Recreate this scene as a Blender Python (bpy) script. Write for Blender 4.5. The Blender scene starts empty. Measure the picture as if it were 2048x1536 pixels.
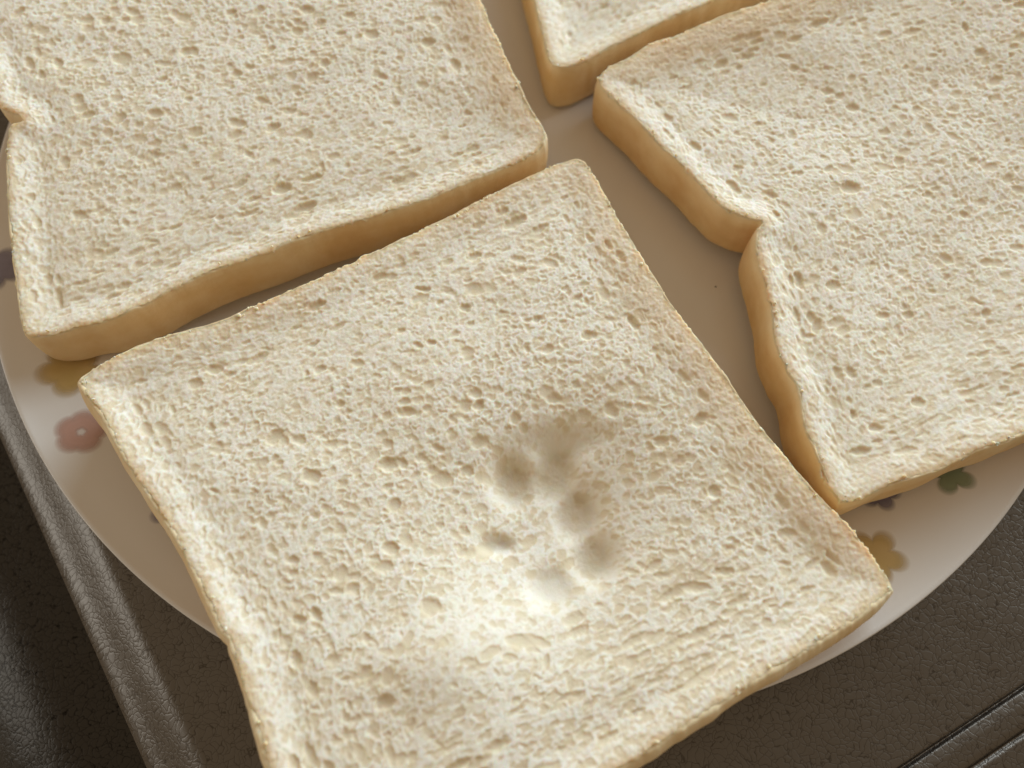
import bpy, math
import numpy as np
from mathutils import Matrix, Vector

# ------------------------------------------------------------------ camera
scene = bpy.context.scene
F_PX, TILT, CAM_H = 1656.0, math.radians(22.0), 18.2      # focal length in photo pixels, tilt, height (cm)
CM = 0.01
cam_data = bpy.data.cameras.new("camera")
cam = bpy.data.objects.new("camera", cam_data)
scene.collection.objects.link(cam)
cam_data.sensor_width = 36.0
cam_data.lens = F_PX / 2048.0 * 36.0
cam_data.clip_start, cam_data.clip_end = 0.005, 50.0
cam.matrix_world = Matrix.Translation((0, 0, CAM_H * CM)) @ Matrix.Rotation(TILT, 4, 'X')
cam_data.dof.use_dof = True
cam_data.dof.focus_distance = 0.172
cam_data.dof.aperture_fstop = 11.0
scene.camera = cam

# ------------------------------------------------------------------ world and light
world = bpy.data.worlds.new("World"); scene.world = world
world.use_nodes = True
bg = world.node_tree.nodes["Background"]
bg.inputs["Color"].default_value = (1.0, 0.80, 0.56, 1)     # warm light of the room
bg.inputs["Strength"].default_value = 0.35

def area(name, loc, target, sx, sy, power, col):
    d = bpy.data.lights.new(name, 'AREA'); d.shape = 'RECTANGLE'
    d.size, d.size_y, d.energy, d.color = sx, sy, power, col
    o = bpy.data.objects.new(name, d); scene.collection.objects.link(o)
    o.location = loc
    o.rotation_euler = (Vector(target) - Vector(loc)).to_track_quat('-Z', 'Y').to_euler()
    return o
area("window_light", (0.70, 1.05, 0.46), (0, 0.09, 0.02), 1.5, 0.9, 31.0, (0.70, 0.86, 1.0))
area("side_window_light", (-1.25, 0.05, 0.42), (0, 0.09, 0.02), 0.8, 0.6, 3.2, (0.88, 0.95, 1.0))

scene.view_settings.view_transform = 'Standard'
scene.view_settings.look = 'None'
scene.view_settings.exposure = 0.0
scene.view_settings.gamma = 1.0
scene.cycles.use_denoising = True
scene.cycles.denoising_prefilter = 'ACCURATE'
scene.cycles.max_bounces = 10
scene.cycles.diffuse_bounces = 6

# ------------------------------------------------------------------ helpers
rng = np.random.default_rng(11)

def smooth(a, b, x):
    t = np.clip((x - a) / (b - a), 0, 1)
    return t * t * (3 - 2 * t)

def noise_field(shape, dx, scale, seed, aniso=1.0, angle=0.0):
    """Band-limited random field (unit variance) on a raster of spacing dx, feature size scale (cm)."""
    r = np.random.default_rng(seed)
    w = np.fft.rfft2(r.standard_normal(shape))
    ky = np.fft.fftfreq(shape[0], dx)[:, None]; kx = np.fft.rfftfreq(shape[1], dx)[None, :]
    c, s = math.cos(angle), math.sin(angle)
    ka, kb = c * kx + s * ky, -s * kx + c * ky
    k2 = (ka * scale * aniso) ** 2 + (kb * scale) ** 2
    f = np.fft.irfft2(w * np.exp(-k2 * 2.2), s=shape)
    return f / f.std()

def noise1(n, length, scale, seed):
    """Periodic 1-D noise along a loop of n points."""
    r = np.random.default_rng(seed)
    k = np.fft.rfftfreq(n, length / n)
    f = np.fft.irfft(np.fft.rfft(r.standard_normal(n)) * np.exp(-(k * scale) ** 2 * 2.2), n)
    return f / f.std()

def foam(shape, dx, x0, y0, size, angle, stretch, seed):
    """Open cell network: distance to the cell wall (in units of the cell size) and a random depth per cell."""
    r = np.random.default_rng(seed)
    X, Y = np.meshgrid(x0 + dx * np.arange(shape[1]), y0 + dx * np.arange(shape[0]))
    X = X + size * .22 * noise_field(shape, dx, size * .9, seed + 1); Y = Y + size * .22 * noise_field(shape, dx, size * .9, seed + 2)
    c, s = math.cos(angle), math.sin(angle)
    U = ((c * X + s * Y) / (size * stretch)).astype(np.float32) + 60; V = ((-s * X + c * Y) / size).astype(np.float32) + 60
    n = 257; jx, jy, dep = (r.uniform(.08, .92, (n, n)).astype(np.float32) for _ in range(3))
    wgt = r.uniform(0, .3, (n, n)).astype(np.float32)
    iu, iv = np.floor(U).astype(int), np.floor(V).astype(int)
    F1 = np.full(shape, 9., np.float32); F2 = F1.copy(); D = np.zeros(shape, np.float32)
    for a in (-1, 0, 1):
        for b in (-1, 0, 1):
            p, q = (iu + a) % n, (iv + b) % n
            d = np.sqrt((iu + a + jx[q, p] - U) ** 2 + (iv + b + jy[q, p] - V) ** 2) - wgt[q, p]
            near = d < F1
            F2 = np.where(near, F1, np.minimum(F2, d)); D = np.where(near, dep[q, p], D); F1 = np.where(near, d, F1)
    return (F2 - F1) * .5, F1, D

def bilinear(F, x0, y0, dx, x, y):
    gx = np.clip((x - x0) / dx, 0, F.shape[1] - 1.001); gy = np.clip((y - y0) / dx, 0, F.shape[0] - 1.001)
    i, j = gx.astype(int), gy.astype(int); a, b = gx - i, gy - j
    return (F[j, i] * (1 - a) + F[j, i + 1] * a) * (1 - b) + (F[j + 1, i] * (1 - a) + F[j + 1, i + 1] * a) * b

def ray(px):
    p = np.atleast_2d(np.array(px, float))
    x = (p[:, 0] - 1024) / F_PX; y = -(p[:, 1] - 768) / F_PX
    c, s = math.cos(TILT), math.sin(TILT)
    return np.stack([x, c * y + s, s * y - c], 1)

def on_plane(px, z0, gx=0.0, gy=0.0):
    """Photo pixels to the place they show on the plane z = z0 + gx x + gy y (cm)."""
    r = ray(px)
    t = (z0 - CAM_H) / (r[:, 2] - gx * r[:, 0] - gy * r[:, 1])
    return r[:, :2] * t[:, None]

def make_obj(name, verts, faces, mat, parent=None, smooth_shade=True, attrs=None):
    me = bpy.data.meshes.new(name)
    v = np.asarray(verts, float) * CM
    me.from_pydata(v.tolist(), [], faces if isinstance(faces, list) else faces.tolist())
    if smooth_shade:
        me.polygons.foreach_set("use_smooth", np.ones(len(me.polygons), bool))
    for k, a in (attrs or {}).items():
        at = me.attributes.new(k, 'FLOAT', 'POINT'); at.data.foreach_set("value", np.asarray(a, np.float32))
    me.materials.append(mat); me.update()
    o = bpy.data.objects.new(name, me); scene.collection.objects.link(o)
    if parent: o.parent = parent
    return o

def tag(o, label=None, cat=None, group=None, kind=None):
    for k, v in (("label", label), ("category", cat), ("group", group), ("kind", kind)):
        if v: o[k] = v
    return o

def grid_faces(ny, nx, off=0):
    i = np.arange(ny * nx).reshape(ny, nx) + off
    return np.stack([i[:-1, :-1], i[:-1, 1:], i[1:, 1:], i[1:, :-1]], -1).reshape(-1, 4)

# ------------------------------------------------------------------ materials
def new_mat(name):
    m = bpy.data.materials.new(name); m.use_nodes = True
    nt = m.node_tree; return m, nt, nt.nodes["Principled BSDF"]
def N(nt, kind, **kw):
    n = nt.nodes.new(kind)
    for k, v in kw.items(): setattr(n, k, v)
    return n
def set_in(n, **kw):
    for k, v in kw.items(): n.inputs[k.replace("_", " ")].default_value = v
def ramp(nt, stops):
    n = N(nt, "ShaderNodeValToRGB"); e = n.color_ramp.elements
    while len(e) < len(stops): e.new(0.5)
    for el, (p, c) in zip(e, stops): el.position = p; el.color = (*c, 1)
    return n

def crumb_material():
    m, nt, b = new_mat("bread_crumb"); L = nt.links
    at = N(nt, "ShaderNodeAttribute", attribute_name="crust_mix")
    tc = N(nt, "ShaderNodeTexCoord")
    nz = N(nt, "ShaderNodeTexNoise"); set_in(nz, Scale=55.0, Detail=3.0)
    L.new(tc.outputs["Object"], nz.inputs["Vector"])
    base = ramp(nt, [(0.3, (0.87, 0.80, 0.67)), (0.7, (0.89, 0.83, 0.72))])
    L.new(nz.outputs["Fac"], base.inputs["Fac"])
    tan = ramp(nt, [(0.35, (0.72, 0.49, 0.27)), (0.65, (0.80, 0.60, 0.36))])
    L.new(nz.outputs["Fac"], tan.inputs["Fac"])
    cell = N(nt, "ShaderNodeAttribute", attribute_name="lining_shade")        # yellowish lining of the gas cells, darkened with depth to stand for pore shade
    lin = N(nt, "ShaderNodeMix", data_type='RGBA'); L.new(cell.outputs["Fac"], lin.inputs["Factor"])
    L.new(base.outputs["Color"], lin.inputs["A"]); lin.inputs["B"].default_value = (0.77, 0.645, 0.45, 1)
    pa = N(nt, "ShaderNodeAttribute", attribute_name="pressed")             # pressed crumb of the dents, tinted darker to deepen their shade
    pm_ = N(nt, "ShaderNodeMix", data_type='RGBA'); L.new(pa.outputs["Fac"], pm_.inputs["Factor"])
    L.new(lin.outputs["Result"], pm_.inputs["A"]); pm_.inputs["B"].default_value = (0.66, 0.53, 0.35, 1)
    mx = N(nt, "ShaderNodeMix", data_type='RGBA')
    L.new(at.outputs["Fac"], mx.inputs["Factor"])
    L.new(pm_.outputs["Result"], mx.inputs["A"]); L.new(tan.outputs["Color"], mx.inputs["B"])
    L.new(mx.outputs["Result"], b.inputs["Base Color"])
    set_in(b, Roughness=0.75)
    b.inputs["Specular IOR Level"].default_value = 0.25
    b.inputs["Subsurface Weight"].default_value = 0.8
    b.inputs["Subsurface Radius"].default_value = (1.0, 0.62, 0.33)
    b.inputs["Subsurface Scale"].default_value = 0.0015
    fine = N(nt, "ShaderNodeTexNoise"); set_in(fine, Scale=2600.0, Detail=4.0, Roughness=0.7)
    L.new(tc.outputs["Object"], fine.inputs["Vector"])
    bp = N(nt, "ShaderNodeBump"); set_in(bp, Strength=0.22, Distance=0.00025)
    L.new(fine.outputs["Fac"], bp.inputs["Height"]); L.new(bp.outputs["Normal"], b.inputs["Normal"])
    return m

def crust_material():
    m, nt, b = new_mat("bread_crust"); L = nt.links
    at = N(nt, "ShaderNodeAttribute", attribute_name="bake")
    tc = N(nt, "ShaderNodeTexCoord")
    n1 = N(nt, "ShaderNodeTexNoise"); set_in(n1, Scale=120.0, Detail=5.0, Roughness=0.6)
    L.new(tc.outputs["Object"], n1.inputs["Vector"])
    add = N(nt, "ShaderNodeMath", operation='MULTIPLY_ADD')
    L.new(n1.outputs["Fac"], add.inputs[0]); add.inputs[1].default_value = 0.9
    sub = N(nt, "ShaderNodeMath", operation='SUBTRACT'); L.new(at.outputs["Fac"], sub.inputs[0]); sub.inputs[1].default_value = 0.45
    L.new(sub.outputs[0], add.inputs[2])
    col = ramp(nt, [(0.0, (0.80, 0.64, 0.40)), (0.45, (0.72, 0.50, 0.255)), (1.0, (0.58, 0.33, 0.13))])
    L.new(add.outputs[0], col.inputs["Fac"]); L.new(col.outputs["Color"], b.inputs["Base Color"])
    set_in(b, Roughness=0.75); b.inputs["Specular IOR Level"].default_value = 0.15
    b.inputs["Subsurface Weight"].default_value = 0.15
    b.inputs["Subsurface Radius"].default_value = (1.0, 0.5, 0.2); b.inputs["Subsurface Scale"].default_value = 0.001
    n2 = N(nt, "ShaderNodeTexNoise"); set_in(n2, Scale=900.0, Detail=3.0)
    L.new(tc.outputs["Object"], n2.inputs["Vector"])
    bp = N(nt, "ShaderNodeBump"); set_in(bp, Strength=0.25, Distance=0.0003)
    L.new(n2.outputs["Fac"], bp.inputs["Height"]); L.new(bp.outputs["Normal"], b.inputs["Normal"])
    return m

def glaze_material():
    m, nt, b = new_mat("plate_glaze"); L = nt.links
    tc = N(nt, "ShaderNodeTexCoord"); nz = N(nt, "ShaderNodeTexNoise"); set_in(nz, Scale=25.0, Detail=2.0)
    L.new(tc.outputs["Object"], nz.inputs["Vector"])
    col = ramp(nt, [(0.3, (0.69, 0.635, 0.575)), (0.7, (0.72, 0.665, 0.605))])
    L.new(nz.outputs["Fac"], col.inputs["Fac"]); L.new(col.outputs["Color"], b.inputs["Base Color"])
    set_in(b, Roughness=0.22); b.inputs["Coat Weight"].default_value = 0.2
    return m

def print_material(name, c1, c2):
    m, nt, b = new_mat(name); L = nt.links
    tc = N(nt, "ShaderNodeTexCoord"); nz = N(nt, "ShaderNodeTexNoise"); set_in(nz, Scale=180.0, Detail=2.0)
    L.new(tc.outputs["Object"], nz.inputs["Vector"])
    col = ramp(nt, [(0.35, c1), (0.65, c2)]); L.new(nz.outputs["Fac"], col.inputs["Fac"])
    L.new(col.outputs["Color"], b.inputs["Base Color"]); set_in(b, Roughness=0.25)
    at = N(nt, "ShaderNodeAttribute", attribute_name="ink"); L.new(at.outputs["Fac"], b.inputs["Alpha"])
    return m

def steel_material(name, groove, face, rough):
    m, nt, b = new_mat(name); L = nt.links
    tc = N(nt, "ShaderNodeTexCoord")
    w = N(nt, "ShaderNodeTexNoise"); set_in(w, Scale=260.0, Detail=2.0)
    L.new(tc.outputs["Object"], w.inputs["Vector"])
    ws = N(nt, "ShaderNodeVectorMath", operation='SUBTRACT'); L.new(w.outputs["Color"], ws.inputs[0]); ws.inputs[1].default_value = (0.5, 0.5, 0.5)
    sc = N(nt, "ShaderNodeVectorMath", operation='SCALE'); L.new(ws.outputs[0], sc.inputs[0]); sc.inputs["Scale"].default_value = 0.0045
    ad = N(nt, "ShaderNodeVectorMath", operation='ADD'); L.new(tc.outputs["Object"], ad.inputs[0]); L.new(sc.outputs[0], ad.inputs[1])
    vo = N(nt, "ShaderNodeTexVoronoi", feature='DISTANCE_TO_EDGE'); set_in(vo, Scale=640.0)
    L.new(ad.outputs[0], vo.inputs["Vector"])
    rp = N(nt, "ShaderNodeMapRange"); rp.inputs["From Max"].default_value = 0.16; L.new(vo.outputs["Distance"], rp.inputs["Value"])
    n2 = N(nt, "ShaderNodeTexNoise"); set_in(n2, Scale=40.0, Detail=3.0); L.new(tc.outputs["Object"], n2.inputs["Vector"])
    bp = N(nt, "ShaderNodeBump"); set_in(bp, Strength=0.13, Distance=0.0003); L.new(rp.outputs["Result"], bp.inputs["Height"])
    b2 = N(nt, "ShaderNodeBump"); set_in(b2, Strength=0.15, Distance=0.004); L.new(n2.outputs["Fac"], b2.inputs["Height"])
    L.new(bp.outputs["Normal"], b2.inputs["Normal"]); L.new(b2.outputs["Normal"], b.inputs["Normal"])
    groove_tone = ramp(nt, [(0.0, groove), (0.3, face)])  # groove lines coloured darker than the raised faces
    L.new(rp.outputs["Result"], groove_tone.inputs["Fac"]); L.new(groove_tone.outputs["Color"], b.inputs["Base Color"])
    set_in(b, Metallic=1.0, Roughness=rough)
    return m

M_CRUMB, M_CRUST, M_GLAZE = crumb_material(), crust_material(), glaze_material()
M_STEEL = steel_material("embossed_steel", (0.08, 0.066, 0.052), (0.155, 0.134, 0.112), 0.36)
M_SINK = steel_material("shaded_sink_steel", (0.012, 0.010, 0.008), (0.055, 0.048, 0.040), 0.30)  # the worktop's steel darkened, so the colour carries the shade of the basin

# ------------------------------------------------------------------ worktop (embossed steel, with the sink on one side)
sink_p, sink_d = np.array([-9.41, 3.65]), np.array([0.547, -0.837])
sink_n = np.array([0.837, 0.547])                       # points away from the sink
front_p, front_d = np.array([7.75, -0.92]), np.array([0.876, 0.481])
front_n = np.array([-0.481, 0.876])                     # points away from the front edge
def worktop():
    s = np.concatenate([np.linspace(-0.95, 1.2, 100), np.linspace(1.5, 46, 60)])
    t = np.concatenate([np.linspace(-6, -1.6, 12), np.linspace(-1.5, 0.6, 120), np.linspace(0.8, 46, 60)])
    z = lambda S_: -0.62 * smooth(.32, -.95, S_)                              # rolled over toward the sink
    o = sheet("worktop", s, t, z, M_STEEL)
    tag(o, "brown embossed steel worktop with rolled edge beside the sink", "worktop", kind="structure")
    s = np.concatenate([np.linspace(-9, -5.2, 20), np.linspace(-5, -.9, 110)])
    z = lambda S_: -0.6 - 1.9 * smooth(-0.85, -1.6, S_) - 0.17 * np.clip(-2.7 - S_, 0, None) ** 2
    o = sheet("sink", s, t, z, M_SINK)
    tag(o, "embossed sink basin beside the worktop bead, its shade put into a dark brown colour", "sink", kind="structure")
def sheet(name, s, t, zs, mat):
    Sg, Tg = np.meshgrid(s, t)
    A = np.array([sink_n, front_n]); Ai = np.linalg.inv(A)
    q = np.stack([Sg.ravel() + sink_n @ sink_p, Tg.ravel() + front_n @ front_p], 0)
    P = (Ai @ q).T
    z = zs(Sg)
    if name == "worktop":
        z = z - 0.08 * np.exp(-((Tg + 0.02) / 0.04) ** 2) - 0.06 * np.exp(-((Tg + 0.70) / 0.05) ** 2)                       # pressed line along the front
        z += 0.04 * smooth(-0.02, -0.3, Tg) - 0.06 * smooth(-0.5, -0.74, Tg)  # raised front lip
        z -= 3.0 * smooth(-1.5, -2.2, Tg)
    V = np.c_[P, z.ravel()]
    f = grid_faces(*Sg.shape)
    return make_obj(name, V, f[:, ::-1] if np.cross(V[1]-V[0], V[len(s)]-V[0])[2] < 0 else f, mat)
worktop()

# ------------------------------------------------------------------ plate
PC, PR = np.array([0.62, 13.07]), 13.22
_prof = np.array([(0, .55), (8.2, .55), (8.9, .565), (9.5, .63), (10.2, .75), (11.2, .97), (12.2, 1.21), (12.9, 1.39), (13.12, 1.46), (13.2, 1.49)])
def plate_z(x, y):
    return np.interp(np.hypot(x - PC[0], y - PC[1]), _prof[:, 0], _prof[:, 1])
def plate():
    top = [(r, np.interp(r, _prof[:, 0], _prof[:, 1])) for r in np.concatenate([np.linspace(0.02, 8, 12), np.linspace(8.2, 13.12, 50)])]
    edge = [(13.19, 1.485), (13.22, 1.45), (13.21, 1.40), (13.15, 1.35)]
    under = [(12.6, 1.12), (11.5, .78), (10.2, .42), (9.2, .25), (8.4, .20), (8.3, .01), (7.9, .01), (7.8, .18), (4, .18), (0.02, .18)]
    pr = np.array(top + edge + under); n = 360
    a = np.linspace(0, 2 * np.pi, n, endpoint=False)
    V = np.stack([np.outer(pr[:, 0], np.cos(a)), np.outer(pr[:, 0], np.sin(a)), np.repeat(pr[:, 1][:, None], n, 1)], -1)
    m = len(pr); i = np.arange(m * n).reshape(m, n); j = np.roll(i, -1, 1)
    f = np.stack([i[:-1], i[1:], j[1:], j[:-1]], -1).reshape(-1, 4)
    o = make_obj("plate", V.reshape(-1, 3), f, M_GLAZE)
    o.location = (PC[0] * CM, PC[1] * CM, 0)
    return tag(o, "round greyish white dinner plate with small pastel flowers printed on its rim", "plate")
PLATE = plate()
def rim_point(px):
    p = on_plane([px], 1.0)[0]
    for _ in range(8): p = on_plane([px], float(plate_z(*p)))[0]
    return p
def flower(px, rad, petals, depth, rot, mat, hole=0.0):
    c = rim_point(px); nr, na = 10, 72
    a = np.linspace(0, 2 * np.pi, na, endpoint=False) 
    R = rad * (1 - depth + depth * np.abs(np.cos(petals * (a + rot) / 2)) ** 0.7)
    fr = np.concatenate([np.linspace(0, 0.58, nr - 3), [0.76, 0.95, 1.12]])
    x = c[0] + np.outer(fr, R * np.cos(a)); y = c[1] + np.outer(fr, R * np.sin(a))
    ink = .88 * np.outer(np.concatenate([np.ones(nr - 3), [0.85, 0.42, 0.0]]), np.ones(na))
    if hole: ink *= smooth(hole * 0.5, hole * 1.1, fr * rad)[:, None] * 0.85 + 0.15
    z = plate_z(x, y) + 0.012
    i = np.arange(nr * na).reshape(nr, na); j = np.roll(i, -1, 1)
    f = np.stack([i[:-1], i[1:], j[1:], j[:-1]], -1).reshape(-1, 4)
    V = np.c_[x.ravel() - PC[0], y.ravel() - PC[1], z.ravel()]
    return make_obj("flower_print", V, f, mat, PLATE, attrs={"ink": ink.ravel()})
M_YEL = print_material("print_yellow", (0.52, 0.35, 0.12), (0.56, 0.38, 0.15))
M_PNK = print_material("print_pink", (0.50, 0.28, 0.21), (0.53, 0.31, 0.24))
M_GRN = print_material("print_green", (0.25, 0.30, 0.19), (0.28, 0.33, 0.22))
M_PUR = print_material("print_purple", (0.22, 0.19, 0.25), (0.27, 0.24, 0.30))
flower((142, 738), 0.68, 5, 0.30, 0.25, M_YEL)
flower((163, 864), 0.52, 5, 0.16, 0.9, M_PNK, hole=0.12)
flower((1752, 1112), 0.58, 5, 0.40, 0.3, M_YEL)
flower((1902, 950), 0.46, 4, 0.50, 0.5, M_GRN)
flower((1758, 985), 0.42, 5, 0.35, 0.0, M_PUR)
flower((345, 1022), 0.42, 5, 0.35, 0.2, M_PUR)
flower((-8, 535), 0.60, 5, 0.35, 0.2, M_PUR)

# ------------------------------------------------------------------ bread
THICK = 1.5
def catmull(P, n=8):
    """Centripetal Catmull-Rom: no overshoot where the points are unevenly spaced."""
    P = np.array(P, float); Q = np.vstack([2 * P[0] - P[1], P, 2 * P[-1] - P[-2]]); out = []
    for i in range(1, len(Q) - 2):
        p = Q[i - 1:i + 3]; t = np.concatenate([[0], np.cumsum(np.sqrt(np.linalg.norm(np.diff(p, axis=0), axis=1)) + 1e-6)])
        x = np.linspace(t[1], t[2], n, endpoint=False)[:, None]
        lin = lambda a, b, ta, tb: a * (tb - x) / (tb - ta) + b * (x - ta) / (tb - ta)
        A1, A2, A3 = (lin(p[k], p[k + 1], t[k], t[k + 1]) for k in range(3))
        B1, B2 = lin(A1, A2, t[0], t[2]), lin(A2, A3, t[1], t[3])
        out.append(lin(B1, B2, t[1], t[2]))
    return np.vstack(out + [P[-1:]])
def resample(P, n):
    s = np.concatenate([[0], np.cumsum(np.linalg.norm(np.diff(P, axis=0), axis=1))]); u = np.linspace(0, s[-1], n)
    return np.stack([np.interp(u, s, P[:, 0]), np.interp(u, s, P[:, 1])], 1)

def bread_slice(label, sides, origin, out_dir, slope, res, seed, bulge, base=0.62, dents=None, basin=None, grain=0.0,
                bake=(0.4, 0.4, 0.4, 0.4), pore_gain=1.0, dish=0.17, sag=0.1, band=(.4, .4, .4, .4), streak=(0, 0, 0, 0)):
    """sides: four polylines bottom, right, top, left (bottom/top run left to right, left/right run bottom to top),
    in cm on the table. The slice leans on the plate rim: its underside rises along out_dir from origin."""
    od = np.array(out_dir, float); od /= np.linalg.norm(od)
    plane = lambda x, y: base + slope * ((x - origin[0]) * od[0] + (y - origin[1]) * od[1])
    bo, ri, to, le = sides
    nu = int(max(np.linalg.norm(bo[-1] - bo[0]), 6) / res); nv = int(max(np.linalg.norm(le[-1] - le[0]), 6) / res)
    bo, to = resample(bo, nu), resample(to, nu); ri, le = resample(ri, nv), resample(le, nv)
    # smooth the joined outline into a loop and jitter it a little (torn edge)
    u = np.linspace(0, 1, nu)[None, :, None]; v = np.linspace(0, 1, nv)[:, None, None]
    coons = lambda bo, ri, to, le: ((1 - v) * bo[None] + v * to[None] + (1 - u) * le[:, None] + u * ri[:, None]
                 - (1 - u) * (1 - v) * bo[0] - u * (1 - v) * bo[-1] - (1 - u) * v * to[0] - u * v * to[-1])
    loop_idx = np.concatenate([np.arange(nu - 1), (np.arange(nv - 1)) * nu + nu - 1, (nv - 1) * nu + np.arange(nu - 1, 0, -1), np.arange(nv - 1, 0, -1) * nu])
    loop = np.vstack([bo[:-1], ri[:-1], to[:0:-1], le[:0:-1]]); nl = len(loop)
    side_id = np.concatenate([np.full(nu - 1, 0), np.full(nv - 1, 1), np.full(nu - 1, 2), np.full(nv - 1, 3)])
    tan = np.roll(loop, -3, 0) - np.roll(loop, 3, 0); tan /= np.linalg.norm(tan, axis=1)[:, None] + 1e-9
    nrm = np.stack([tan[:, 1], -tan[:, 0]], 1)
    per = np.linalg.norm(np.roll(loop, -1, 0) - loop, axis=1).sum()
    jit = 0.010 * noise1(nl, per, 0.10, seed + 1) + 0.012 * noise1(nl, per, 0.35, seed + 2) + 0.007 * noise1(nl, per, 0.05, seed + 22) * np.clip(noise1(nl, per, .9, seed + 23), .2, 2)
    crumb_loop = loop + nrm * (jit - 0.02)[:, None]
    k0, k1, k2 = nu - 1, nu - 1 + nv - 1, 2 * (nu - 1) + nv - 1
    cb = np.vstack([crumb_loop[:k0], crumb_loop[k0:k0 + 1]]); cr = np.vstack([crumb_loop[k0:k1], crumb_loop[k1:k1 + 1]])
    ct = np.vstack([crumb_loop[k1:k2], crumb_loop[k2:k2 + 1]])[::-1]; cl = np.vstack([crumb_loop[k2:], crumb_loop[:1]])[::-1]
    sm = lambda c: (lambda k: np.vstack([c[:1], np.stack([np.convolve(np.pad(c[:, i], k, 'reflect', reflect_type='odd'), np.hanning(2 * k + 3)[1:-1] / np.hanning(2 * k + 3).sum(), 'valid') for i in (0, 1)], 1)[1:-1], c[-1:]]))(len(c) // 5)
    sb, sr, st_, sl = sm(cb), sm(cr), sm(ct), sm(cl)
    XY = coons(sb, sr, st_, sl) + (1 - v) ** 7 * (cb - sb)[None] + v ** 7 * (ct - st_)[None] + (1 - u) ** 7 * (cl - sl)[:, None] + u ** 7 * (cr - sr)[:, None]
    X, Y = XY[..., 0], XY[..., 1]
    # distance to the edge, on a coarse raster
    x0, y0 = loop.min(0) - 0.3; x1, y1 = loop.max(0) + 0.3; cd = 0.08
    gx, gy = np.meshgrid(np.arange(x0, x1, cd), np.arange(y0, y1, cd))
    Ds = np.full((4,) + gx.shape, 1e9)
    for k in range(4):
        lp = loop[side_id == k][::4]
        for ch in np.array_split(lp, max(1, len(lp) // 40)):
            Ds[k] = np.minimum(Ds[k], ((gx[..., None] - ch[:, 0]) ** 2 + (gy[..., None] - ch[:, 1]) ** 2).min(-1))
    Ds = np.sqrt(Ds); Dg = Ds.min(0)
    wts = np.exp(-(Ds - Dg) / 0.35); wts /= wts.sum(0)
    Band = np.tensordot(np.array(band, float), wts, 1); Strk = np.tensordot(np.array(streak, float), wts, 1); Gy, Gx = np.gradient(Dg, cd)
    d = bilinear(Dg, x0, y0, cd, X, Y); bw = bilinear(Band, x0, y0, cd, X, Y)
    # ---- crumb relief on a fine raster
    dx = 0.020
    fx, fy = np.arange(x0, x1, dx), np.arange(y0, y1, dx); shape = (len(fy), len(fx))
    pore = np.zeros(shape); r_ = np.random.default_rng(seed)
    zone = noise_field(shape, dx, 1.3, seed + 40)
    area_ = (x1 - x0) * (y1 - y0)
    for dens, rlo, rhi in ((2.2, .05, .075), (.3, .14, .19), (3.4, .085, .15), (24, .045, .085)):
        n = int(dens * area_)
        pxs, pys = r_.uniform(x0, x1, n), r_.uniform(y0, y1, n)
        dd = bilinear(Dg, x0, y0, cd, pxs, pys); ex = bilinear(Gx, x0, y0, cd, pxs, pys); ey = bilinear(Gy, x0, y0, cd, pxs, pys)
        rad = rlo * (rhi / rlo) ** (r_.uniform(0, 1, n) ** 1.6); sk = bilinear(Strk, x0, y0, cd, pxs, pys); near = 1 - smooth(0.5, 2.0 + 2.0 * sk, dd)
        ang = np.where(r_.uniform(0, 1, n) < near, np.arctan2(ex, -ey), grain + r_.normal(0, .5, n))
        asp = 1.1 + r_.uniform(0, .6, n) + near * r_.uniform(0, 1.0 + 2.4 * sk, n)
        fissure = dens == 2.2                                 # long torn creases beside the lip
        if fissure: asp = r_.uniform(5, 10, n); ang = np.arctan2(ex, -ey) + r_.normal(0, .06, n)
        rad *= 0.62 + 0.38 * smooth(0.1, 0.8, dd)
        dep = rad * r_.uniform(.25, .55, n) * (0.6 + 0.4 * smooth(.025, .05, rad))
        zn = bilinear(zone, x0, y0, dx, pxs, pys); rad *= 1 + 0.10 * np.clip(zn, -1.5, 1.5)
        keep = (dd > rad * 0.6 + 0.015) & (r_.uniform(0, 1, n) < 0.88 + 0.12 * zn)
        if fissure: keep &= (sk > .3) & (dd > .32) & (dd < 1.1)
        for cx, cy, a, rr, s_, de in zip(pxs[keep], pys[keep], ang[keep], rad[keep], asp[keep], dep[keep]):
            if pore[min(int((cy - y0) / dx), shape[0] - 1), min(int((cx - x0) / dx), shape[1] - 1)] > .012: continue
            ra, rb = rr * math.sqrt(s_), rr / math.sqrt(s_)
            i0, i1 = int((cx - ra - x0) / dx), int((cx + ra - x0) / dx) + 2
            j0, j1 = int((cy - ra - y0) / dx), int((cy + ra - y0) / dx) + 2
            i0, j0 = max(i0, 0), max(j0, 0)
            bx, by = fx[i0:i1] - cx, fy[j0:j1] - cy
            c, s = math.cos(a), math.sin(a)
            q = ((c * bx[None] + s * by[:, None]) / ra) ** 2 + ((-s * bx[None] + c * by[:, None]) / rb) ** 2
            w = pore[j0:j1, i0:i1]
            np.maximum(w, de * np.clip(1 - q, 0, 1) ** .42, out=w)
    # the fine foam: round cells inside, cells drawn out along the edges
    Dq = bilinear(Dg, x0, y0, cd, *np.meshgrid(fx, fy))
    side_w = [bilinear(wts[k], x0, y0, cd, *np.meshgrid(fx, fy)) for k in range(4)]
    nearq = 1 - smooth(.4, 1.7, Dq); st = np.maximum(nearq, bilinear(Strk, x0, y0, cd, *np.meshgrid(fx, fy)) * (1 - smooth(1.5, 4.5, Dq)))
    wh, wv = st * (side_w[0] + side_w[2]), nearq * (side_w[1] + side_w[3]); wi = np.clip(1 - wh - wv, 0, 1)
    net = np.zeros(shape)
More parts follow.
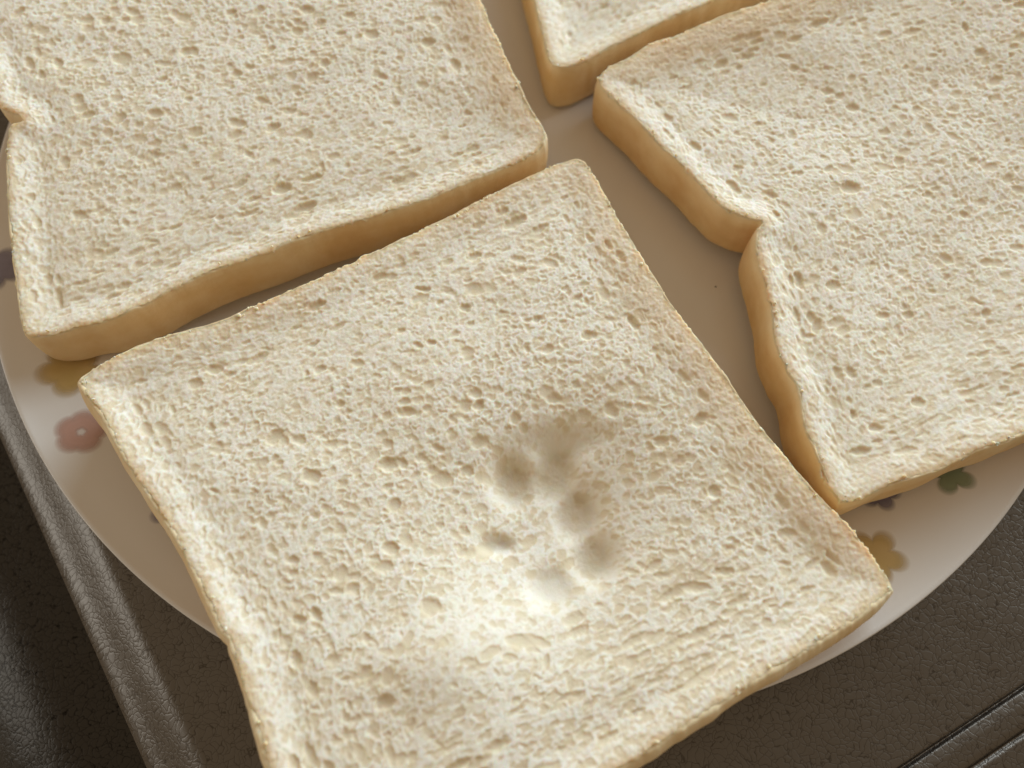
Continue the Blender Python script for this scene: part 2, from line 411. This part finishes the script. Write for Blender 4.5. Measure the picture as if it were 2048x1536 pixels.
    for w_, ang_, str_, sd in ((wi, grain, 1.25, 60), (wh, grain, 2.3, 70), (wv, grain + math.pi / 2, 2.2, 80)):
        for size, amp, wall in ((.145, .022, .11), (.075, .011, .13)):
            e_, f1, dp = foam(shape, dx, x0, y0, size, ang_, str_, seed + sd + int(size * 1000))
            net += w_ * amp * (.15 + 1.05 * dp ** 1.5) * smooth(wall * .25, wall * 2.2, e_) * smooth(.62, .28, f1 + .1)
    wx = noise_field(shape, dx, .10, seed + 5) * 0.010 + noise_field(shape, dx, .05, seed + 6) * 0.006
    wy = noise_field(shape, dx, .10, seed + 7) * 0.010 + noise_field(shape, dx, .05, seed + 8) * 0.006
    XX, YY = np.meshgrid(fx, fy); pore = np.maximum(bilinear(pore, x0, y0, dx, XX + wx, YY + wy), net)
    fine = 0.0028 * noise_field(shape, dx, .045, seed + 9) + 0.003 * noise_field(shape, dx, .15, seed + 10, 2.0, grain)
    waves = 0.018 * noise_field(shape, dx, 1.1, seed + 12, 1.6, grain) + 0.030 * noise_field(shape, dx, 3.2, seed + 13)
    P_ = bilinear(pore, x0, y0, dx, X, Y); Fn = bilinear(fine, x0, y0, dx, X, Y); W_ = bilinear(waves, x0, y0, dx, X, Y)
    calm = np.ones_like(X); dent_shade = np.zeros_like(X); press = np.zeros_like(X)
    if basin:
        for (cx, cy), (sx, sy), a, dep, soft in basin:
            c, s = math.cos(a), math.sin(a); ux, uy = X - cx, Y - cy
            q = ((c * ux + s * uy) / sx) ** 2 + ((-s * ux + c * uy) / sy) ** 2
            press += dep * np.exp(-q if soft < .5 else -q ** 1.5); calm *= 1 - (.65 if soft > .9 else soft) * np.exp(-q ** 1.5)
            if soft > .5: dent_shade = np.maximum(dent_shade, min(1, dep / .5) * np.exp(-q ** 2))
    press = press / (1 + (np.clip(press, 0, None) / 1.08) ** 4) ** .25                  # the crumb cannot be pressed through
    lipn = bilinear(noise_field(Dg.shape, cd, .8, seed + 14), x0, y0, cd, X, Y)
    z = plane(X, Y) + THICK - sag * smooth(0.0, 4.6, d) - dish * smooth(0.08 , 0.45 + bw + 0.05 * lipn, d) + W_ * smooth(0, 1.2, d)
    z += -P_ * pore_gain * (0.35 + 0.65 * smooth(0.04, 0.12 + bw * .7, d)) * calm + Fn * (0.4 + 0.6 * calm) * (1 - .75 * np.clip(P_ / .017, 0, 1)) - press
    z += 0.0035 * bilinear(noise_field(shape, dx, .055, seed + 41), x0, y0, dx, X, Y) * (1 - smooth(.2, .8, d))
    z -= 0.06 * (1 - smooth(0.0, 0.07, d)) ** 2
    zl = z.reshape(-1)[loop_idx]
    # crumb solid: top sheet, walls, underside
    bot = lambda xy: np.maximum(plane(xy[:, 0], xy[:, 1]), plate_z(xy[:, 0], xy[:, 1]) * (np.hypot(xy[:, 0] - PC[0], xy[:, 1] - PC[1]) < PR + .3) + 0.006)
    root = bpy.data.objects.new("bread_slice", None); scene.collection.objects.link(root)
    c0 = loop.mean(0); root.location = (c0[0] * CM, c0[1] * CM, float(plane(*c0)) * CM)
    root.empty_display_size = 0.02
    tag(root, label, "bread slice", "bread slices on the plate")
    O = np.array([c0[0], c0[1], float(plane(*c0))])
    inner = loop - nrm * 0.05
    zb = bot(inner); rows = 6
    V = [np.stack([X, Y, z], -1).reshape(-1, 3)]
    for k in range(1, rows + 1):
        f_ = k / rows; g = min(1, f_ * 2.5)
        V.append(np.c_[crumb_loop * (1 - g) + inner * g, zl * (1 - f_) + (zb + 0.02) * f_])
    nt_ = nu * nv
    idx = [loop_idx] + [nt_ + k * nl + np.arange(nl) for k in range(rows)]
    fs = [grid_faces(nv, nu)]
    for a, b in zip(idx[:-1], idx[1:]):
        fs.append(np.stack([b, np.roll(b, -1), np.roll(a, -1), a], -1))
    faces = np.vstack(fs).tolist() + [idx[-1][::-1].tolist()]
    en = np.clip(bilinear(noise_field(Dg.shape, cd, .35, seed + 15), x0, y0, cd, X, Y), -1.8, 1.8)
    mixv = 0.8 * (1 - smooth(0.04, 0.20 + 0.05 * en, d)) + (0.12 + 0.85 * np.clip(bw - .3, 0, 1)) * (1 - smooth(0.35 * bw, 0.35 + bw * 1.1 + 0.15 * en, d))
    att = np.concatenate([np.clip(mixv, 0, 1).ravel(), np.tile(np.full(nl, .9), rows)])
    make_obj("crumb", np.vstack(V) - O, faces, M_CRUMB, root, attrs={"crust_mix": att, "lining_shade": np.concatenate([np.clip(P_ * calm / .013, 0, 1).ravel(), np.zeros(nl * rows)]),
             "pressed": np.concatenate([dent_shade.ravel() * .6, np.zeros(nl * rows)])})
    # crust: a skin round the sides with a ragged upper edge
    bl = np.array(bulge)[side_id].astype(float); bk = np.array(bake)[side_id].astype(float)
    ker = np.hanning(61); ker /= ker.sum()
    cyc = lambda a: np.convolve(np.concatenate([a[-30:], a, a[:30]]), ker, 'valid')
    bl, bk = cyc(bl), cyc(bk)
    skin = loop + nrm * (0.005 * noise1(nl, per, .25, seed + 3) + 0.008 * noise1(nl, per, 1.2, seed + 4))[:, None]
    zt = cyc(zl) + 0.012 - 0.02 * np.clip(noise1(nl, per, .5, seed + 20), -.6, 2) - 0.006 * noise1(nl, per, .12, seed + 21)
    zb = bot(skin); nr = 26; V = []; bake_v = []
    wob = [noise1(nl, per, 1.0, seed + 30 + k) for k in range(3)]
    for k in range(nr):
        f_ = k / (nr - 1)
        off = bl * (math.sin(math.pi * min(1, f_ * .92 + .04)) ** .8) - 0.10 * max(0, (f_ - .86) / .14) ** 2 - 0.035 * (1 - min(1, f_ / .10))
        off = off + 0.006 * (wob[0] * math.cos(2.5 * f_) + wob[1] * math.sin(4 * f_)) * math.sin(math.pi * f_)
        V.append(np.c_[skin + nrm * off[:, None], zt * (1 - f_) + zb * f_])
        bake_v.append(bk * (0.35 + 0.65 * min(1, f_ * 4)) - 0.35 * bk * max(0, (f_ - .7) / .3) + 0.06 * wob[2])
    V.append(np.c_[inner - nrm * 0.06, zb + 0.05]); bake_v.append(bk)
    V.append(np.c_[inner - nrm * 0.04, zt - 0.04]); bake_v.append(bk * .3)
    m = len(V); i = np.arange(m * nl).reshape(m, nl); i2 = np.vstack([i, i[:1]]); j2 = np.roll(i2, -1, 1)
    f = np.stack([i2[1:], j2[1:], j2[:-1], i2[:-1]], -1).reshape(-1, 4)
    make_obj("crust", np.vstack(V) - O, f, M_CRUST, root, attrs={"bake": np.concatenate(bake_v)})
    # torn crumbs clinging to the lip
    phi = (1 + 5 ** .5) / 2
    ico = np.array([(-1,phi,0),(1,phi,0),(-1,-phi,0),(1,-phi,0),(0,-1,phi),(0,1,phi),(0,-1,-phi),(0,1,-phi),(phi,0,-1),(phi,0,1),(-phi,0,-1),(-phi,0,1)]) / 1.9
    icf = np.array([(0,11,5),(0,5,1),(0,1,7),(0,7,10),(0,10,11),(1,5,9),(5,11,4),(11,10,2),(10,7,6),(7,1,8),(3,9,4),(3,4,2),(3,2,6),(3,6,8),(3,8,9),(4,9,5),(2,4,11),(6,2,10),(8,6,7),(9,8,1)])
    V, Fc = [], []
    clump = noise1(nl, per, .6, seed + 50)
    pick = r_.choice(nl, int(per * 2.5), p=np.exp(clump) / np.exp(clump).sum())
    for q, k in enumerate(pick):
        sz = 0.014 + 0.030 * r_.uniform() ** 2.5
        v = ico * r_.uniform(.55, 1.3, (12, 1)) * sz * r_.uniform(.6, 1.5, 3)
        ins = r_.uniform(-.02, .10)
        zz = zl[k] + (0.03 if ins > .03 else -0.03 * r_.uniform()) 
        V.append(v + np.array([*(crumb_loop[k] - nrm[k] * ins), zz])); Fc.append(icf + q * 12)
    V = np.vstack(V) - O
    cr_ = make_obj("edge_crumbs", V, np.vstack(Fc), M_CRUMB, root, attrs={"crust_mix": np.repeat(r_.uniform(.4, .9, len(pick)), 12)})
    cr_["kind"] = "stuff"
    return root

def lean(px, origin, out_dir, slope, base=0.62):
    """Where pixels lie on the lip of a leaning slice."""
    od = np.array(out_dir, float); od /= np.linalg.norm(od)
    gx, gy = slope * od[0], slope * od[1]
    return on_plane(px, base + THICK - gx * origin[0] - gy * origin[1], gx, gy)

# the pressed slice, lying across the rim
Lm = dict(origin=(1.7, 12.1), out_dir=(-.30, -.95), slope=0.085)
pm = lambda p: lean(p, **Lm)
m_top = pm([(155,765),(165,752),(200,728),(250,700),(340,668),(440,640),(500,612),(560,588),(700,525),(850,455),(1000,380),(1080,342),(1130,322),(1155,318),(1170,324)])
m_right = pm([(1170,324),(1200,365),(1240,440),(1290,520),(1340,600),(1400,680),(1450,745),(1510,835),(1580,920),(1640,990),(1690,1040),(1740,1100),(1780,1160),(1787,1180)])[::-1]
m_bot = pm([(1787,1180),(1740,1222),(1650,1280),(1500,1372),(1350,1470),(1250,1534),(1000,1690),(800,1815),(665,1880)])[::-1]
m_left = pm([(665,1880),(630,1840),(600,1740),(535,1536),(495,1400),(462,1300),(457,1280),(440,1258),(418,1212),(386,1148),(345,1070),(302,1000),(266,948),(232,890),(205,835),(170,790),(155,765)])
px = lambda p: tuple(pm([p])[0])
K = 1 / 92.0
basin = [(px((930, 1300)), (1.5, 1.15), .5, -.24, .35),       # mound added beside the hollow so its slope catches the window glow
         (px((1110, 1040)), (1.8, 2.2), -.5, 0.85, 0.4),
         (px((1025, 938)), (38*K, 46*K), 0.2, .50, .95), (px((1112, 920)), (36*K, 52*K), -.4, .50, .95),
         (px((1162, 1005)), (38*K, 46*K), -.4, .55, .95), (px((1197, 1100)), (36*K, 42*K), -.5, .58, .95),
         (px((992, 1072)), (30*K, 18*K), 0, .26, .8), (px((1108, 1160)), (42*K, 34*K), .3, .26, .8),
         (px((1120, 865)), (80*K, 30*K), .1, .2, .8)]
bread_slice("bread slice with finger dents pressed into its crumb, overhanging the plate rim toward the worktop", [catmull(m_bot), catmull(m_right), catmull(m_top), catmull(m_left)],
            res=0.0205, seed=100, bulge=(.20, .05, .05, .20), basin=basin, grain=0.35, bake=(.25, .45, .3, .4), band=(.3, .7, .5, .25), streak=(1, 0, .4, 0), dish=.15, sag=.10, **Lm)

# the slice whose flat side faces the pressed slice, leaning on the rim beside the sink
Ln = dict(origin=(0.8, 12.8), out_dir=(-.70, .71), slope=0.095)
pn = lambda p: lean(p, **Ln)
n_bot = pn([(45,662),(60,672),(102,672),(150,656),(201,645),(287,611),(355,575),(440,537),(526,508),(611,474),(737,437),(839,405),(942,364),(1027,328),(1070,305),(1088,288)])
n_right = pn([(1088,288),(1092,272),(1085,250),(1061,212),(1034,154),(1007,99),(979,41),(962,0)])
n_left = pn([(45,662),(38,630),(28,560),(20,495),(14,427),(11,340),(13,280),(20,250),(48,240),(28,226),(0,212)])
ur = n_right[-1] - n_right[1]; ur /= np.linalg.norm(ur)
tr = n_right[1] + ur * 11.6; tl = tr + (n_bot[0] - n_bot[-1]) * 1.0
n_right = np.vstack([n_right, n_right[-1] * .5 + tr * .5, tr])
n_left = np.vstack([n_left, n_left[-1] + [-.5, .9], n_left[-1] * .5 + tl * .5 + [-.35, 0], tl])
n_top = np.vstack([tl, tl * .5 + tr * .5, tr])
bread_slice("bread slice with a notched side, leaning on the rim by the sink edge", [catmull(n_bot), catmull(n_right), catmull(n_top), catmull(n_left)],
            res=0.0225, seed=200, bulge=(.06, .05, .05, .06), grain=0.35, bake=(.38, .45, .4, .35), band=(.35, .8, .5, .25), streak=(.8, 0, 0, 0), **Ln)

# the slice with the deep waist notch, next to the pressed slice's long bare edge
Lr = dict(origin=(2.1, 14.5), out_dir=(.97, .1), slope=0.095)
pr_ = lambda p: lean(p, **Lr)
r_left = pr_([(1682,1008),(1660,981),(1644,941),(1620,887),(1604,839),(1599,799),(1591,770),(1572,740),(1549,681),(1540,622),(1528,564),(1512,505),(1510,474),(1516,456),(1523,444),(1502,438),(1449,417),(1414,385),(1367,335),(1323,295),(1266,234),(1216,190),(1200,172),(1196,155)])
r_top = pr_([(1196,155),(1204,143),(1222,130),(1250,118),(1290,92),(1348,70),(1444,31),(1539,0)])
r_bot = pr_([(1682,1008),(1700,1006),(1727,997),(1781,973),(1875,944),(1955,903),(2016,885),(2048,872)])
e = r_top[-1] - r_top[3]; e /= np.linalg.norm(e); tr = r_top[0] + e * 12.2
e = r_bot[-1] - r_bot[1]; e /= np.linalg.norm(e); br = r_bot[0] + e * 12.0
r_top = np.vstack([r_top, r_top[-1] * .5 + tr * .5, tr]); r_bot = np.vstack([r_bot, r_bot[-1] * .5 + br * .5, br])
r_right = np.vstack([br, br * .5 + tr * .5, tr])
bread_slice("bread slice with a deep waist notch in its golden crust, facing the dented slice", [catmull(r_bot), catmull(r_right), catmull(r_top), catmull(r_left, n=10)],
            res=0.0225, seed=300, bulge=(.06, .05, .05, .05), grain=0.45, bake=(.32, .4, .3, .62), band=(.4, .5, .85, .3), streak=(.8, 0, .5, 0), dish=.16, sag=.45, **Lr)

# the slice of which one corner shows
Lt = dict(origin=(.9, 15.0), out_dir=(.35, .94), slope=0.05)
pt = lambda p: lean(p, **Lt)
t_bot = pt([(1104,130),(1117,135),(1149,131),(1193,110),(1266,73),(1339,38),(1427,0)])
t_left = pt([(1104,130),(1097,118),(1082,59),(1067,0)])
e = t_bot[-1] - t_bot[2]; e /= np.linalg.norm(e); br = t_bot[0] + e * 11.8
e2 = t_left[-1] - t_left[1]; e2 /= np.linalg.norm(e2); tl = t_left[0] + e2 * 11.8
trc = br + tl - t_bot[0]
t_bot = np.vstack([t_bot, t_bot[-1] * .5 + br * .5, br]); t_left = np.vstack([t_left, t_left[-1] * .5 + tl * .5, tl])
bread_slice("bread slice showing only a rounded crust corner behind the notched slice", [catmull(t_bot), catmull(np.vstack([br, (br + trc) / 2, trc])), catmull(np.vstack([tl, (tl + trc) / 2, trc])), catmull(t_left)],
            res=0.045, seed=400, bulge=(.05, .05, .05, .05), grain=0.45, bake=(.35, .4, .4, .5), **Lt)

# a single burnt speck on the plate
c = rim_point((1431, 574)); sp = np.random.default_rng(5)
phi = (1 + 5 ** .5) / 2
ico = np.array([(-1,phi,0),(1,phi,0),(-1,-phi,0),(1,-phi,0),(0,-1,phi),(0,1,phi),(0,-1,-phi),(0,1,-phi),(phi,0,-1),(phi,0,1),(-phi,0,-1),(-phi,0,1)]) / 1.9
icf = [(0,11,5),(0,5,1),(0,1,7),(0,7,10),(0,10,11),(1,5,9),(5,11,4),(11,10,2),(10,7,6),(7,1,8),(3,9,4),(3,4,2),(3,2,6),(3,6,8),(3,8,9),(4,9,5),(2,4,11),(6,2,10),(8,6,7),(9,8,1)]
m, nt, b = new_mat("burnt"); tc = N(nt, "ShaderNodeTexCoord"); nz = N(nt, "ShaderNodeTexNoise"); set_in(nz, Scale=3000.0)
nt.links.new(tc.outputs["Object"], nz.inputs["Vector"]); cr = ramp(nt, [(0.3, (0.03, 0.018, 0.01)), (0.7, (0.06, 0.035, 0.02))])
nt.links.new(nz.outputs["Fac"], cr.inputs["Fac"]); nt.links.new(cr.outputs["Color"], b.inputs["Base Color"])
v = ico * sp.uniform(.6, 1.2, (12, 1)) * 0.024 * np.array([1.2, .8, .7]); v[:, 2] -= v[:, 2].min()
o = make_obj("burnt_crumb", v, icf, m); o.location = (c[0] * CM, c[1] * CM, (float(plate_z(*c)) + 0.002) * CM)
tag(o, "tiny dark burnt crumb lying alone on the bare middle of the plate", "crumb")
